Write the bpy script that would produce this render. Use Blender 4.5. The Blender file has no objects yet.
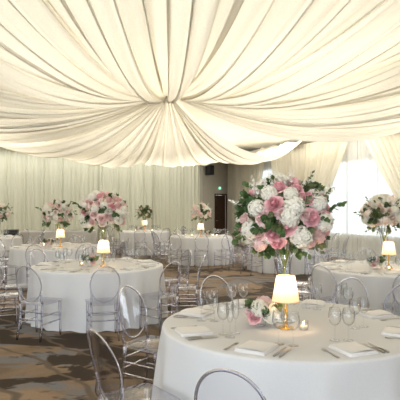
import bpy, math, random
from mathutils import Vector, Matrix, Euler
R = math.radians
PI = math.pi
sc = bpy.context.scene
COL = sc.collection
random.seed(7)

# ------------------------------------------------------------------ camera
FPX = 512.0
EYE = 1.65
cam_d = bpy.data.cameras.new('camera')
cam = bpy.data.objects.new('camera', cam_d)
COL.objects.link(cam)
cam.location = (0, 0, EYE)
cam.rotation_euler = (R(90) + math.atan(6 / FPX), 0, 0)
cam_d.sensor_width = 36
cam_d.lens = 36 * FPX / 400
cam_d.clip_end = 200
sc.camera = cam


def px_of(v):
    return 200 + FPX * v[0] / max(v[1], .1)


# ------------------------------------------------------------------ materials
def mat_new(name):
    m = bpy.data.materials.new(name)
    m.use_nodes = True
    nt = m.node_tree
    nt.nodes.clear()
    out = nt.nodes.new('ShaderNodeOutputMaterial')
    return m, nt, out


def node(nt, typ, **kw):
    n = nt.nodes.new(typ)
    for k, v in kw.items():
        if k in n.inputs:
            n.inputs[k].default_value = v
        else:
            setattr(n, k, v)
    return n


def principled(name, col, rough=.6, metal=0., spec=.5, noise=0., scale=30., bump=0., sheen=0., sub=0.):
    m, nt, out = mat_new(name)
    p = node(nt, 'ShaderNodeBsdfPrincipled')
    p.inputs['Base Color'].default_value = (*col, 1)
    p.inputs['Roughness'].default_value = rough
    p.inputs['Metallic'].default_value = metal
    p.inputs['Specular IOR Level'].default_value = spec
    if sheen:
        p.inputs['Sheen Weight'].default_value = sheen
    if noise or bump:
        tc = node(nt, 'ShaderNodeTexCoord')
        nz = node(nt, 'ShaderNodeTexNoise')
        nz.inputs['Scale'].default_value = scale
        nz.inputs['Detail'].default_value = 4
        nt.links.new(tc.outputs['Object'], nz.inputs['Vector'])
        if noise:
            r = node(nt, 'ShaderNodeValToRGB')
            r.color_ramp.elements[0].position = .3
            r.color_ramp.elements[1].position = .7
            r.color_ramp.elements[0].color = (*[c * (1 - noise) for c in col], 1)
            r.color_ramp.elements[1].color = (*[min(1, c * (1 + noise)) for c in col], 1)
            nt.links.new(nz.outputs['Fac'], r.inputs['Fac'])
            nt.links.new(r.outputs['Color'], p.inputs['Base Color'])
        if bump:
            b = node(nt, 'ShaderNodeBump')
            b.inputs['Strength'].default_value = bump
            b.inputs['Distance'].default_value = .01
            nt.links.new(nz.outputs['Fac'], b.inputs['Height'])
            nt.links.new(b.outputs['Normal'], p.inputs['Normal'])
    nt.links.new(p.outputs['BSDF'], out.inputs['Surface'])
    return m


def fabric(name, col, trans=.35, clear=0., scale=120., tint=None):
    """thin cloth: diffuse both sides, lets light through, optionally see-through"""
    m, nt, out = mat_new(name)
    tc = node(nt, 'ShaderNodeTexCoord')
    nz = node(nt, 'ShaderNodeTexNoise')
    nz.inputs['Scale'].default_value = scale
    nz.inputs['Detail'].default_value = 3
    nt.links.new(tc.outputs['Object'], nz.inputs['Vector'])
    r = node(nt, 'ShaderNodeValToRGB')
    r.color_ramp.elements[0].position = .35
    r.color_ramp.elements[1].position = .65
    r.color_ramp.elements[0].color = (*[c * .96 for c in col], 1)
    r.color_ramp.elements[1].color = (*[min(1, c * 1.02) for c in col], 1)
    nt.links.new(nz.outputs['Fac'], r.inputs['Fac'])
    d = node(nt, 'ShaderNodeBsdfDiffuse')
    t = node(nt, 'ShaderNodeBsdfTranslucent')
    nt.links.new(r.outputs['Color'], d.inputs['Color'])
    if tint:
        t.inputs['Color'].default_value = (*tint, 1)
    else:
        nt.links.new(r.outputs['Color'], t.inputs['Color'])
    mx = node(nt, 'ShaderNodeMixShader')
    mx.inputs['Fac'].default_value = trans
    nt.links.new(d.outputs[0], mx.inputs[1])
    nt.links.new(t.outputs[0], mx.inputs[2])
    last = mx
    if clear:
        tr = node(nt, 'ShaderNodeBsdfTransparent')
        m2 = node(nt, 'ShaderNodeMixShader')
        m2.inputs['Fac'].default_value = clear
        nt.links.new(mx.outputs[0], m2.inputs[1])
        nt.links.new(tr.outputs[0], m2.inputs[2])
        last = m2
    nt.links.new(last.outputs[0], out.inputs['Surface'])
    return m


def clear_mat(name, face=(.95, .955, .97), edge=(.55, .57, .66), refl=.75, base=.05, power=3.0, rough=.02):
    """thin clear plastic or glass: see-through, darker at the grazing rim, mirror-like by Fresnel"""
    m, nt, out = mat_new(name)
    lw = node(nt, 'ShaderNodeLayerWeight')
    lw.inputs['Blend'].default_value = .5
    pw = node(nt, 'ShaderNodeMath', operation='POWER')
    pw.inputs[1].default_value = power
    nt.links.new(lw.outputs['Facing'], pw.inputs[0])
    mixc = node(nt, 'ShaderNodeMix', data_type='RGBA')
    mixc.inputs[6].default_value = (*face, 1)
    mixc.inputs[7].default_value = (*edge, 1)
    nt.links.new(pw.outputs[0], mixc.inputs[0])
    tr = node(nt, 'ShaderNodeBsdfTransparent')
    nt.links.new(mixc.outputs[2], tr.inputs['Color'])
    gl = node(nt, 'ShaderNodeBsdfGlossy')
    gl.inputs['Roughness'].default_value = rough
    gl.inputs['Color'].default_value = (.97, .97, 1, 1)
    ma = node(nt, 'ShaderNodeMath', operation='MULTIPLY_ADD')
    ma.inputs[1].default_value = refl
    ma.inputs[2].default_value = base
    nt.links.new(pw.outputs[0], ma.inputs[0])
    mx = node(nt, 'ShaderNodeMixShader')
    nt.links.new(ma.outputs[0], mx.inputs['Fac'])
    nt.links.new(tr.outputs[0], mx.inputs[1])
    nt.links.new(gl.outputs[0], mx.inputs[2])
    nt.links.new(mx.outputs[0], out.inputs['Surface'])
    return m


def emit(name, col, s):
    m, nt, out = mat_new(name)
    e = node(nt, 'ShaderNodeEmission')
    e.inputs['Color'].default_value = (*col, 1)
    e.inputs['Strength'].default_value = s
    nt.links.new(e.outputs[0], out.inputs['Surface'])
    return m


def carpet_mat():
    m, nt, out = mat_new('patterned_carpet')
    p = node(nt, 'ShaderNodeBsdfPrincipled')
    p.inputs['Roughness'].default_value = .75
    p.inputs['Specular IOR Level'].default_value = .18
    tc = node(nt, 'ShaderNodeTexCoord')
    mp = node(nt, 'ShaderNodeMapping')
    mp.inputs['Rotation'].default_value = (0, 0, R(-28))
    mp.inputs['Scale'].default_value = (.75, 1.25, 1)
    nt.links.new(tc.outputs['Object'], mp.inputs['Vector'])

    def nz(scale, det, dist, off=0.):
        a = node(nt, 'ShaderNodeTexNoise')
        a.noise_dimensions = '4D'
        a.inputs['W'].default_value = off
        a.inputs['Scale'].default_value = scale
        a.inputs['Detail'].default_value = det
        a.inputs['Distortion'].default_value = dist
        a.inputs['Roughness'].default_value = .6
        nt.links.new(mp.outputs[0], a.inputs['Vector'])
        return a

    def ramp(src, a, b):
        r = node(nt, 'ShaderNodeMapRange')
        r.inputs['From Min'].default_value = a
        r.inputs['From Max'].default_value = b
        nt.links.new(src, r.inputs['Value'])
        return r.outputs[0]

    def mix(c1, c2, fac):
        x = node(nt, 'ShaderNodeMix', data_type='RGBA')
        nt.links.new(fac, x.inputs[0])
        for i, c in ((6, c1), (7, c2)):
            if isinstance(c, tuple):
                x.inputs[i].default_value = (*c, 1)
            else:
                nt.links.new(c, x.inputs[i])
        return x.outputs[2]

    base = mix((.27, .19, .125), (.15, .105, .07), ramp(nz(1.1, 5, .6, 2.).outputs['Fac'], .40, .62))
    c = mix(base, (.165, .165, .175), ramp(nz(.8, 6, 1.4, 5.).outputs['Fac'], .52, .58))     # grey cloudy veins
    c = mix(c, (.036, .024, .016), ramp(nz(.62, 5, 1.0, 9.3).outputs['Fac'], .505, .535))   # dark brown leaf blots
    wv = node(nt, 'ShaderNodeTexWave')
    wv.inputs['Scale'].default_value = .55
    wv.inputs['Distortion'].default_value = 9
    wv.inputs['Detail'].default_value = 3
    wv.inputs['Detail Scale'].default_value = .8
    nt.links.new(mp.outputs[0], wv.inputs['Vector'])
    c = mix(c, (.12, .09, .065), ramp(wv.outputs['Fac'], .955, .995))
    fine = nz(55, 2, 0, 1.)
    c2 = mix(c, (.04, .03, .02), ramp(fine.outputs['Fac'], .55, 1.0))
    nt.links.new(c2, p.inputs['Base Color'])
    b = node(nt, 'ShaderNodeBump')
    b.inputs['Strength'].default_value = .35
    b.inputs['Distance'].default_value = .006
    nt.links.new(fine.outputs['Fac'], b.inputs['Height'])
    nt.links.new(b.outputs['Normal'], p.inputs['Normal'])
    nt.links.new(p.outputs[0], out.inputs['Surface'])
    return m


M = {}
M['drape'] = fabric('ivory_voile', (.90, .872, .785), trans=.34, scale=60)
M['curtain'] = fabric('sage_ivory_curtain_cloth', (.75, .755, .64), trans=.10)
M['cream_curtain'] = fabric('cream_curtain_cloth', (.84, .79, .66), trans=.40)
M['sheer'] = fabric('white_sheer', (.92, .94, .93), trans=.62, clear=.10)
M['cloth'] = fabric('white_table_linen', (.75, .755, .775), trans=.06, scale=200)
M['cloth_grey'] = fabric('pale_grey_table_linen', (.56, .545, .53), trans=.06, scale=200)
M['napkin'] = fabric('white_napkin_linen', (.88, .87, .87), trans=.08, scale=300)
M['acrylic'] = clear_mat('clear_acrylic', (.98, .981, .990), (.46, .47, .58), refl=.6, base=.03, power=3.0)
M['glass'] = clear_mat('clear_glass', (.985, .988, .988), (.58, .60, .62), refl=.6, base=.03, power=2.4)
def solid_clear(name, tint, keep):
    m, nt, out = mat_new(name)
    g = node(nt, 'ShaderNodeBsdfGlass')
    g.inputs['IOR'].default_value = 1.46
    g.inputs['Roughness'].default_value = .01
    g.inputs['Color'].default_value = (*tint, 1)
    t = node(nt, 'ShaderNodeBsdfTransparent')
    t.inputs['Color'].default_value = (*tint, 1)
    mx = node(nt, 'ShaderNodeMixShader')
    mx.inputs['Fac'].default_value = keep
    nt.links.new(g.outputs[0], mx.inputs[1])
    nt.links.new(t.outputs[0], mx.inputs[2])
    nt.links.new(mx.outputs[0], out.inputs['Surface'])
    return m


M['acrylic_rod'] = solid_clear('clear_acrylic_rod', (.875, .88, .945), .30)
M['pane'] = clear_mat('window_pane_glass', (.96, .97, .97), (.8, .82, .82), refl=.4, base=.04)
M['brass'] = principled('polished_brass', (.78, .50, .16), rough=.25, metal=1)
M['steel'] = principled('brushed_steel', (.42, .40, .38), rough=.3, metal=1)
M['shade'] = fabric('woven_lampshade', (.84, .72, .57), trans=.55, scale=160)
M['trimshade'] = principled('lampshade_trim', (.55, .34, .22), rough=.7)
M['bulb'] = emit('warm_bulb', (1, .72, .42), 15)
M['flame'] = emit('candle_flame', (1, .62, .25), 40)
M['wax'] = principled('candle_wax', (.9, .82, .66), rough=.5)
M['pink'] = principled('pink_petal', (.90, .55, .58), rough=.6, noise=.10, scale=18, sheen=.2)
M['blush'] = principled('blush_petal', (.90, .69, .66), rough=.6, noise=.08, scale=18, sheen=.2)
M['white'] = principled('white_petal', (.86, .83, .74), rough=.6, noise=.05, scale=18, sheen=.2)
M['peach'] = principled('peach_petal', (.92, .83, .76), rough=.6, noise=.06, scale=18, sheen=.2)
M['leaf'] = principled('dark_green_leaf', (.075, .14, .045), rough=.5, noise=.35, scale=14)
M['sage'] = principled('sage_green_leaf', (.16, .20, .085), rough=.55, noise=.3, scale=14)
M['stem'] = principled('green_stem', (.17, .22, .07), rough=.5, noise=.25, scale=20)
M['wall'] = principled('warm_grey_plaster', (.52, .49, .42), rough=.85, noise=.03, scale=8)
M['ceil'] = principled('grey_ceiling_paint', (.68, .66, .60), rough=.9, noise=.03, scale=8)
M['white_trim'] = principled('white_paint', (.75, .74, .70), rough=.5, noise=.02, scale=10)
M['door'] = principled('dark_walnut_door', (.050, .024, .012), rough=.5, noise=.4, scale=6)
M['black'] = principled('black_plastic', (.012, .012, .013), rough=.5, noise=.3, scale=40)
M['grille'] = principled('black_speaker_grille', (.02, .02, .02), rough=.7, noise=.5, scale=200, bump=.5)
M['sign'] = emit('green_sign_light', (.25, .9, .6), 1.6)
M['spot'] = emit('spotlight_lens', (1, .86, .6), 12)
M['carpet'] = carpet_mat()


# ------------------------------------------------------------------ mesh builder
class MB:
    def __init__(s):
        s.v, s.f, s.sm = [], [], []

    def add(s, vs, fs, smooth=True):
        b = len(s.v)
        s.v.extend([tuple(v) for v in vs])
        for f in fs:
            s.f.append(tuple(b + i for i in f))
            s.sm.append(smooth)

    def box(s, c, d, rz=0.):
        cx, cy, cz = c
        hx, hy, hz = d[0] / 2, d[1] / 2, d[2] / 2
        ca, sa = math.cos(rz), math.sin(rz)
        vs = []
        for z in (-hz, hz):
            for x, y in ((-hx, -hy), (hx, -hy), (hx, hy), (-hx, hy)):
                vs.append((cx + x * ca - y * sa, cy + x * sa + y * ca, cz + z))
        s.add(vs, [(3, 2, 1, 0), (4, 5, 6, 7), (0, 1, 5, 4), (1, 2, 6, 5), (2, 3, 7, 6), (3, 0, 4, 7)], False)

    def lathe(s, prof, n=24, c=(0, 0, 0), capb=False, capt=False):
        vs, fs = [], []
        for r, z in prof:
            for k in range(n):
                a = 2 * PI * k / n
                vs.append((c[0] + r * math.cos(a), c[1] + r * math.sin(a), c[2] + z))
        for i in range(len(prof) - 1):
            for k in range(n):
                k2 = (k + 1) % n
                fs.append((i * n + k, i * n + k2, (i + 1) * n + k2, (i + 1) * n + k))
        if capb:
            fs.append(tuple(range(n - 1, -1, -1)))
        if capt:
            o = (len(prof) - 1) * n
            fs.append(tuple(o + k for k in range(n)))
        s.add(vs, fs)

    def tube(s, pts, rad, n=8, closed=False, cap=True):
        pts = [Vector(p) for p in pts]
        m = len(pts)
        rr = rad if isinstance(rad, (list, tuple)) else [rad] * m
        vs, fs = [], []
        up = None
        for i in range(m):
            if closed:
                t = pts[(i + 1) % m] - pts[i - 1]
            else:
                t = pts[min(i + 1, m - 1)] - pts[max(i - 1, 0)]
            t.normalize()
            if up is None:
                up = Vector((0, 0, 1)) if abs(t.z) < .9 else Vector((0, 1, 0))
            a = t.cross(up)
            if a.length < 1e-4:
                a = t.cross(Vector((1, 0, 0)))
            a.normalize()
            b = a.cross(t).normalized()
            up = b
            for k in range(n):
                ang = 2 * PI * k / n
                vs.append(pts[i] + (a * math.cos(ang) + b * math.sin(ang)) * rr[i])
        segs = m if closed else m - 1
        for i in range(segs):
            j = (i + 1) % m
            for k in range(n):
                k2 = (k + 1) % n
                fs.append((i * n + k, i * n + k2, j * n + k2, j * n + k))
        if cap and not closed:
            fs.append(tuple(range(n - 1, -1, -1)))
            fs.append(tuple((m - 1) * n + k for k in range(n)))
        s.add(vs, fs)

    def grid(s, fn, nu, nv, smooth=True):
        vs = [fn(i / nu, j / nv) for j in range(nv + 1) for i in range(nu + 1)]
        w = nu + 1
        s.add(vs, [(j * w + i, j * w + i + 1, (j + 1) * w + i + 1, (j + 1) * w + i) for j in range(nv) for i in range(nu)], smooth)

    def rounded_slab(s, outline, z0, z1, bev=.006):
        """closed outline (list of xy), with softened edges"""
        n = len(outline)
        cx = sum(p[0] for p in outline) / n
        cy = sum(p[1] for p in outline) / n

        def ring(sh, z):
            o = []
            for x, y in outline:
                d = math.hypot(x - cx, y - cy)
                k = (d - sh) / d
                o.append((cx + (x - cx) * k, cy + (y - cy) * k, z))
            return o
        rings = [ring(bev, z0), ring(bev * .3, z0 + bev * .3), ring(0, z0 + bev), ring(0, z1 - bev), ring(bev * .3, z1 - bev * .3), ring(bev, z1)]
        vs = [v for r in rings for v in r]
        fs = []
        for i in range(5):
            for k in range(n):
                k2 = (k + 1) % n
                fs.append((i * n + k, i * n + k2, (i + 1) * n + k2, (i + 1) * n + k))
        fs.append(tuple(range(n - 1, -1, -1)))
        fs.append(tuple(5 * n + k for k in range(n)))
        s.add(vs, fs)

    def mesh(s, name, mat):
        me = bpy.data.meshes.new(name)
        me.from_pydata(s.v, [], s.f)
        me.polygons.foreach_set('use_smooth', s.sm)
        if mat:
            me.materials.append(mat)
        me.update()
        return me

    def build(s, name, mat, parent=None):
        return link(name, s.mesh(name, mat), parent)


def link(name, me, parent=None, loc=None, rot=None, scale=None):
    o = bpy.data.objects.new(name, me)
    COL.objects.link(o)
    if parent is not None:
        o.parent = parent
    if loc is not None:
        o.location = loc
    if rot is not None:
        o.rotation_euler = rot
    if scale is not None:
        o.scale = (scale,) * 3 if not hasattr(scale, '__len__') else scale
    return o


def tag(o, label=None, cat=None, group=None, kind=None):
    if label:
        o['label'] = label
    if cat:
        o['category'] = cat
    if group:
        o['group'] = group
    if kind:
        o['kind'] = kind
    return o


def empty(name, loc=(0, 0, 0), rz=0.):
    o = bpy.data.objects.new(name, None)
    COL.objects.link(o)
    o.empty_display_size = .1
    o.location = loc
    o.rotation_euler = (0, 0, rz)
    return o


KIDS = {}


def kids(o):
    return [c for c in o.children]


def copy_tree(o, parent=None):
    c = o.copy()
    COL.objects.link(c)
    if parent is not None:
        c.parent = parent
    for ch in kids(o):
        copy_tree(ch, c)
    return c


ORD = ['first', 'second', 'third', 'fourth', 'fifth', 'sixth', 'seventh', 'eighth', 'ninth', 'tenth', 'eleventh', 'twelfth',
       'thirteenth', 'fourteenth', 'fifteenth', 'sixteenth', 'seventeenth', 'eighteenth', 'nineteenth', 'twentieth', 'twenty-first',
       'twenty-second', 'twenty-third', 'twenty-fourth', 'twenty-fifth', 'twenty-sixth', 'twenty-seventh', 'twenty-eighth', 'twenty-ninth', 'thirtieth']


def label_by_order(lst, fmt):
    lst = sorted(lst, key=lambda o: px_of(o.location))
    for i, o in enumerate(lst):
        o['label'] = fmt.format(ORD[i])


# ------------------------------------------------------------------ room shell
CEIL = 3.85
A_ = Vector((-10.0, 18.0))      # back wall, left end
B_ = Vector((.10, 21.0))        # back wall meets the slanted door wall
C_ = Vector((1.25, 22.8))       # slanted wall meets the window wall
DW = Vector((.458, -.889)).normalized()
D_ = C_ + DW * 29.0
L0 = Vector((-10.0, -3.2))


def wall_quad(name, p, q, openings=(), z1=CEIL, th=.12, mat='wall'):
    """wall running from p to q (seen from its left-to-right front), with rectangular openings (s0, s1, z0, z1)"""
    d = (q - p)
    L = d.length
    d = d.normalized()
    n = Vector((-d.y, d.x))     # away from the room
    mb = MB()

    def slab(s0, s1, za, zb):
        if s1 - s0 < 1e-4 or zb - za < 1e-4:
            return
        c = p + d * ((s0 + s1) / 2) + n * (th / 2)
        mb.box((c.x, c.y, (za + zb) / 2), (s1 - s0, th, zb - za), math.atan2(d.y, d.x))
    s = 0.
    for (a, b, za, zb) in openings:
        slab(s, a, 0, z1)
        slab(a, b, 0, za)
        slab(a, b, zb, z1)
        s = b
    slab(s, L, 0, z1)
    o = mb.build(name, M[mat])
    tag(o, kind='structure')
    return o, d, n


mb = MB()
mb.grid(lambda u, v: (-12 + 30 * u, -4.5 + 30 * v, 0), 2, 2, False)
fl = mb.build('floor', M['carpet'])
tag(fl, kind='structure')
mb = MB()
mb.box((3, 10.5, CEIL + .06), (30, 30, .12))
tag(mb.build('ceiling', M['ceil']), kind='structure')
wall_quad('wall_back', A_, B_)
DOOR_S0, DOOR_S1, DOOR_H = 1.02, 1.94, 2.12
_, dd, dn = wall_quad('wall_door', B_, C_, [(DOOR_S0, DOOR_S1, 0, DOOR_H)])
WINS = [(2.5, 4.3, .72, 3.1), (6.1, 9.9, .72, 3.1), (12.6, 15.6, .72, 3.1), (18.2, 21.2, .72, 3.1)]
_, wd, wn = wall_quad('wall_right', C_, D_, WINS)
wall_quad('wall_left', L0, A_)
wall_quad('near_light_block', Vector((13.6, -3.2)), Vector((1.6, -3.2)))  # unseen half wall added to block rear daylight on the right


def wallpt(p, d, n, s, off, z):
    q = p + d * s - n * off
    return (q.x, q.y, z)


# door in the slanted wall
dr = empty('door_1')
tag(dr, kind='structure')
rz = math.atan2(dd.y, dd.x)
mb = MB()
c = B_ + dd * ((DOOR_S0 + DOOR_S1) / 2) + dn * .06
mb.box((c.x, c.y, DOOR_H / 2), (DOOR_S1 - DOOR_S0 - .02, .045, DOOR_H - .01), rz)
for za, zb in ((.25, .95), (1.1, 1.95)):
    c2 = c - dn * .026
    mb.box((c2.x, c2.y, (za + zb) / 2), (.56, .012, zb - za), rz)
mb.build('door_leaf', M['door'], dr)
mb = MB()
for s in (DOOR_S0 - .03, DOOR_S1 + .03):
    q = B_ + dd * s - dn * .012
    mb.box((q.x, q.y, DOOR_H / 2), (.06, .022, DOOR_H), rz)
q = B_ + dd * ((DOOR_S0 + DOOR_S1) / 2) - dn * .012
mb.box((q.x, q.y, DOOR_H + .03), (DOOR_S1 - DOOR_S0 + .12, .022, .06), rz)
mb.build('door_frame', M['door'], dr)
mb = MB()
q = c - dn * .06 - dd * .38
mb.tube([(q.x, q.y, 1.02), (q.x + dd.x * .11, q.y + dd.y * .11, 1.02)], .011)
mb.build('door_handle', M['steel'], dr)

# windows
rzw = math.atan2(wd.y, wd.x)
for i, (a, b, za, zb) in enumerate(WINS):
    w = empty('window_%d' % (i + 1))
    tag(w, kind='structure')
    mb = MB()
    mid = (a + b) / 2

    def bar(s0, s1, z0, z1, dep=.05):
        q = C_ + wd * ((s0 + s1) / 2) + wn * .06
        mb.box((q.x, q.y, (z0 + z1) / 2), (s1 - s0, dep, z1 - z0), rzw)
    bar(a, b, za, za + .06)
    bar(a, b, zb - .06, zb)
    bar(a, a + .06, za, zb)
    bar(b - .06, b, za, zb)
    k = max(1, round((b - a) / 1.1))
    for j in range(1, k):
        s = a + (b - a) * j / k
        bar(s - .022, s + .022, za, zb, .04)
    mb.build('window_frame', M['white_trim'], w)
    mb = MB()
    q = C_ + wd * mid + wn * .075
    mb.box((q.x, q.y, (za + zb) / 2), (b - a - .1, .008, zb - za - .1), rzw)
    mb.build('window_pane', M['pane'], w)
    mb = MB()
    q = C_ + wd * mid - wn * .03
    mb.box((q.x, q.y, za - .02), (b - a + .1, .1, .035), rzw)
    mb.build('window_sill', M['white_trim'], w)
# baseboards
for nm, p, q_, op in (('back', A_, B_, []), ('right', C_, D_, [])):
    d = (q_ - p).normalized()
    n = Vector((-d.y, d.x))
    L = (q_ - p).length
    cc = p + d * (L / 2) - n * .009
    mb = MB()
    mb.box((cc.x, cc.y, .06), (L, .016, .12), math.atan2(d.y, d.x))
    tag(mb.build('baseboard_' + nm, M['white_trim']), kind='structure')


# ------------------------------------------------------------------ curtains
def curtain(name, p, d, n, s0, s1, folds, mat, off=.16, top=CEIL - .06, amp=.05, seed=0, inner=None, hem=.02):
    """a hanging panel; inner(v) -> (left s, right s) lets it be swept aside (v = 0 top, 1 floor)"""
    rnd = random.Random(seed)
    ph = [rnd.uniform(0, 6.28) for _ in range(6)]
    mb = MB()

    def fn(u, v):
        a, b = (s0, s1) if inner is None else inner(v)
        s = a + (b - a) * u
        k = 2 * PI * folds
        wob = .35 * math.sin(2 * PI * u * 2.3 + ph[0]) + .25 * math.sin(2 * PI * u * 5.1 + ph[1]) + .12 * v * math.sin(9 * u + ph[2])
        a_ = amp * (.75 + .35 * math.sin(2 * PI * u * 3.7 + ph[3]) + .15 * v)
        o = a_ * math.sin(k * u + wob * 2.2 + .25 * math.sin(3 * v + ph[4] + 6 * u))
        o += .25 * a_ * math.sin(2.0 * k * u + ph[5] + v)
        s += .018 * math.sin(k * u * .5 + ph[2] + 2 * v)
        z = top + (hem - top) * v
        q = p + d * s - n * (off + o)
        return (q.x, q.y, z)
    mb.grid(fn, int(folds * 8), 22)
    return mb.build(name, M[mat])


bd = (B_ - A_).normalized()
bn = Vector((-bd.y, bd.x))
BL = (B_ - A_).length
np_ = 5
for i in range(np_):
    w_ = BL / np_
    o = curtain('curtain', A_, bd, bn, i * w_, (i + 1) * w_ - (.15 if i == np_ - 1 else 0), 13, 'curtain', seed=20 + i, amp=.034)
    tag(o, 'pale sage back-wall curtain, ' + ['first panel from the left end', 'second panel, behind the far left bouquet', 'third panel from the left, behind the long buffet table',
        'fourth panel, behind the far bouquet of green foliage', 'last panel, beside the bare door wall'][i], 'curtain', 'sage curtains along the back wall')


def sweep(top0, top1, tie0, tie1, fl0, fl1, vt=.72):
    def f(v):
        if v < vt:
            t = v / vt
            e = t ** 1.25
            e0 = t ** 1.1
            return (top0 + (tie0 - top0) * e0, top1 + (tie1 - top1) * e)
        t = (v - vt) / (1 - vt)
        return (tie0 + (fl0 - tie0) * t, tie1 + (fl1 - tie1) * t)
    return f


CP = (C_, wd, wn)
o = curtain('curtain', *CP, .25, 1.55, 7, 'cream_curtain', seed=41, amp=.045)
tag(o, 'straight cream curtain beside the wall corner by the dark door', 'curtain', 'cream curtains along the window wall')
o = curtain('curtain', *CP, 0, 0, 9, 'cream_curtain', off=.24, seed=42, amp=.045, inner=sweep(1.7, 3.3, 1.75, 2.4, 1.7, 2.5))
tag(o, 'cream curtain swept back at the far narrow window, nearer the dark door', 'curtain', 'cream curtains along the window wall')
o = curtain('curtain', *CP, 0, 0, 9, 'cream_curtain', off=.24, seed=43, amp=.045, inner=sweep(3.5, 5.0, 4.3, 5.0, 4.2, 5.05))
tag(o, 'cream curtain swept back on the nearer side of the far narrow window', 'curtain', 'cream curtains along the window wall')
o = curtain('curtain', *CP, 0, 0, 13, 'cream_curtain', off=.26, seed=44, amp=.05, inner=sweep(4.95, 7.75, 5.1, 6.15, 5.0, 6.2))
tag(o, 'cream curtain swept back on the left side of the big bright window', 'curtain', 'cream curtains along the window wall')
o = curtain('curtain', *CP, 0, 0, 13, 'cream_curtain', off=.26, seed=45, amp=.05, inner=sweep(8.35, 11.3, 10.2, 11.3, 10.2, 11.3))
tag(o, 'cream curtain swept back on the right side of the big bright window', 'curtain', 'cream curtains along the window wall')
o = curtain('sheer_curtain', *CP, 2.2, 4.6, 14, 'sheer', off=.12, seed=46, amp=.025)
tag(o, 'white sheer curtain hanging over the far narrow window', 'curtain', 'white sheers over the windows')
for i, (a, b) in enumerate(((5.5, 7.98), (8.02, 10.6))):
    o = curtain('sheer_curtain', *CP, a, b, 13, 'sheer', off=.12, seed=50 + i, amp=.028)
    tag(o, 'white sheer curtain over the %s half of the big bright window' % ('left', 'right')[i], 'curtain', 'white sheers over the windows')
for k_, (s, nm) in enumerate(((2.05, 'far side of the far narrow window'), (4.66, 'near side of the far narrow window'), (5.62, 'left side of the big bright window'), (10.75, 'right side of the big bright window'))):
    mb = MB()
    wdt = (.36, .37, .55, .57)[k_]
    pts = []
    for k in range(20):
        a = 2 * PI * k / 20
        q = C_ + wd * (s + wdt * math.cos(a)) - wn * (.262 + .09 * math.sin(a))
        pts.append((q.x, q.y, 1.08 + .03 * math.cos(a)))
    mb.tube(pts, .022, 8, closed=True)
    tag(mb.build('curtain_tieback', M['cream_curtain']), 'cream cord tieback holding the curtain at the ' + nm, 'tieback', 'curtain tiebacks')

# ------------------------------------------------------------------ ceiling swags
HUB = Vector((-.53, 8.5))
HZ = 3.50


def perim(th):
    d = Vector((math.cos(th), math.sin(th)))
    best = 40.
    for p, q in ((A_, B_), (B_, C_), (C_, D_), (L0, A_), (L0, D_)):
        e = q - p
        den = d.x * e.y - d.y * e.x
        if abs(den) < 1e-6:
            continue
        w = p - HUB
        t = (w.x * e.y - w.y * e.x) / den
        u = (w.x * d.y - w.y * d.x) / den
        if t > 0 and -.01 <= u <= 1.01:
            best = min(best, t)
    return best - .35


L1TAB = [(60, 11.5), (95, 11.5), (112, 9.8), (131, 8.4), (150, 7.4), (166, 6.4), (182, 5.2), (200, 4.2), (225, 4.0), (258, 4.2), (280, 4.2), (310, 4.4), (335, 4.4), (350, 5.0), (370, 6.0), (400, 7.0), (420, 9.0)]


def span(deg):
    if deg < 60:
        deg += 360
    for (a, p), (b, q) in zip(L1TAB, L1TAB[1:]):
        if a <= deg <= b:
            t = (deg - a) / (b - a)
            return p + (q - p) * t * t * (3 - 2 * t)
    return 10.


def swag(a0, a1, sag, seed, z_end=CEIL - .1, bulge=.2, lift=0., folds=9, curve=0.):
    """one gathered cloth that sags from the hub to a ceiling track and runs on to the wall, between azimuths a0..a1 (deg)"""
    rnd = random.Random(seed)
    ph = [rnd.uniform(0, 6.28) for _ in range(10)]
    mb = MB()

    def fn(u, v):
        deg = a0 + (a1 - a0) * u
        th = R(deg)
        L = perim(th) - (1.1 if 56 < deg < 172 or deg > 372 else 0)      # the back drapes stop short of the wall curtain
        L1 = min(span(deg), L)
        vk = .82
        if L - L1 < .3:
            L1, vk = L, 1.
        r0 = .07
        uu = 2 * u - 1
        if v <= vk:
            t = (v / vk) ** 1.15
            r = r0 + (L1 - r0) * t
            S = sag + .04 * math.sin(5 * u + ph[0])
            z = HZ + lift + (z_end - HZ - lift) * t - 4 * S * t * (1 - t)
            z -= bulge * (1 - uu * uu) * math.sin(PI * t)
        else:
            t2 = (v - vk) / (1 - vk)
            t = 1.
            r = L1 + (L - L1) * t2
            z = z_end - .5 * t2 * (1 - t2)
        g = .22 + .78 * min(1, r / 2.0)
        k = 2 * PI * folds
        wv = .55 * math.sin(k * u + ph[1] + 1.3 * math.sin(4 * u + ph[2]))
        wv += .35 * math.sin(k * 1.73 * u + ph[3] + .8 * math.sin(3 * t + ph[4]))
        wv += .25 * math.sin(k * .41 * u + ph[5] + 1.2 * t)
        amp = .056 * g * (.45 + .75 * (1 - t) ** 1.5 + .30 * t ** 4)
        z += amp * wv
        tw = R(1.0) * math.sin(k * .5 * u + ph[6] + 2 * t) + R(curve) * math.exp(-r / .9)
        return (HUB.x + r * math.cos(th + tw), HUB.y + r * math.sin(th + tw), min(z, CEIL - .03))
    mb.grid(fn, int(folds * 9), 52)
    return mb.build('ceiling_drape', M['drape'])


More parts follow.
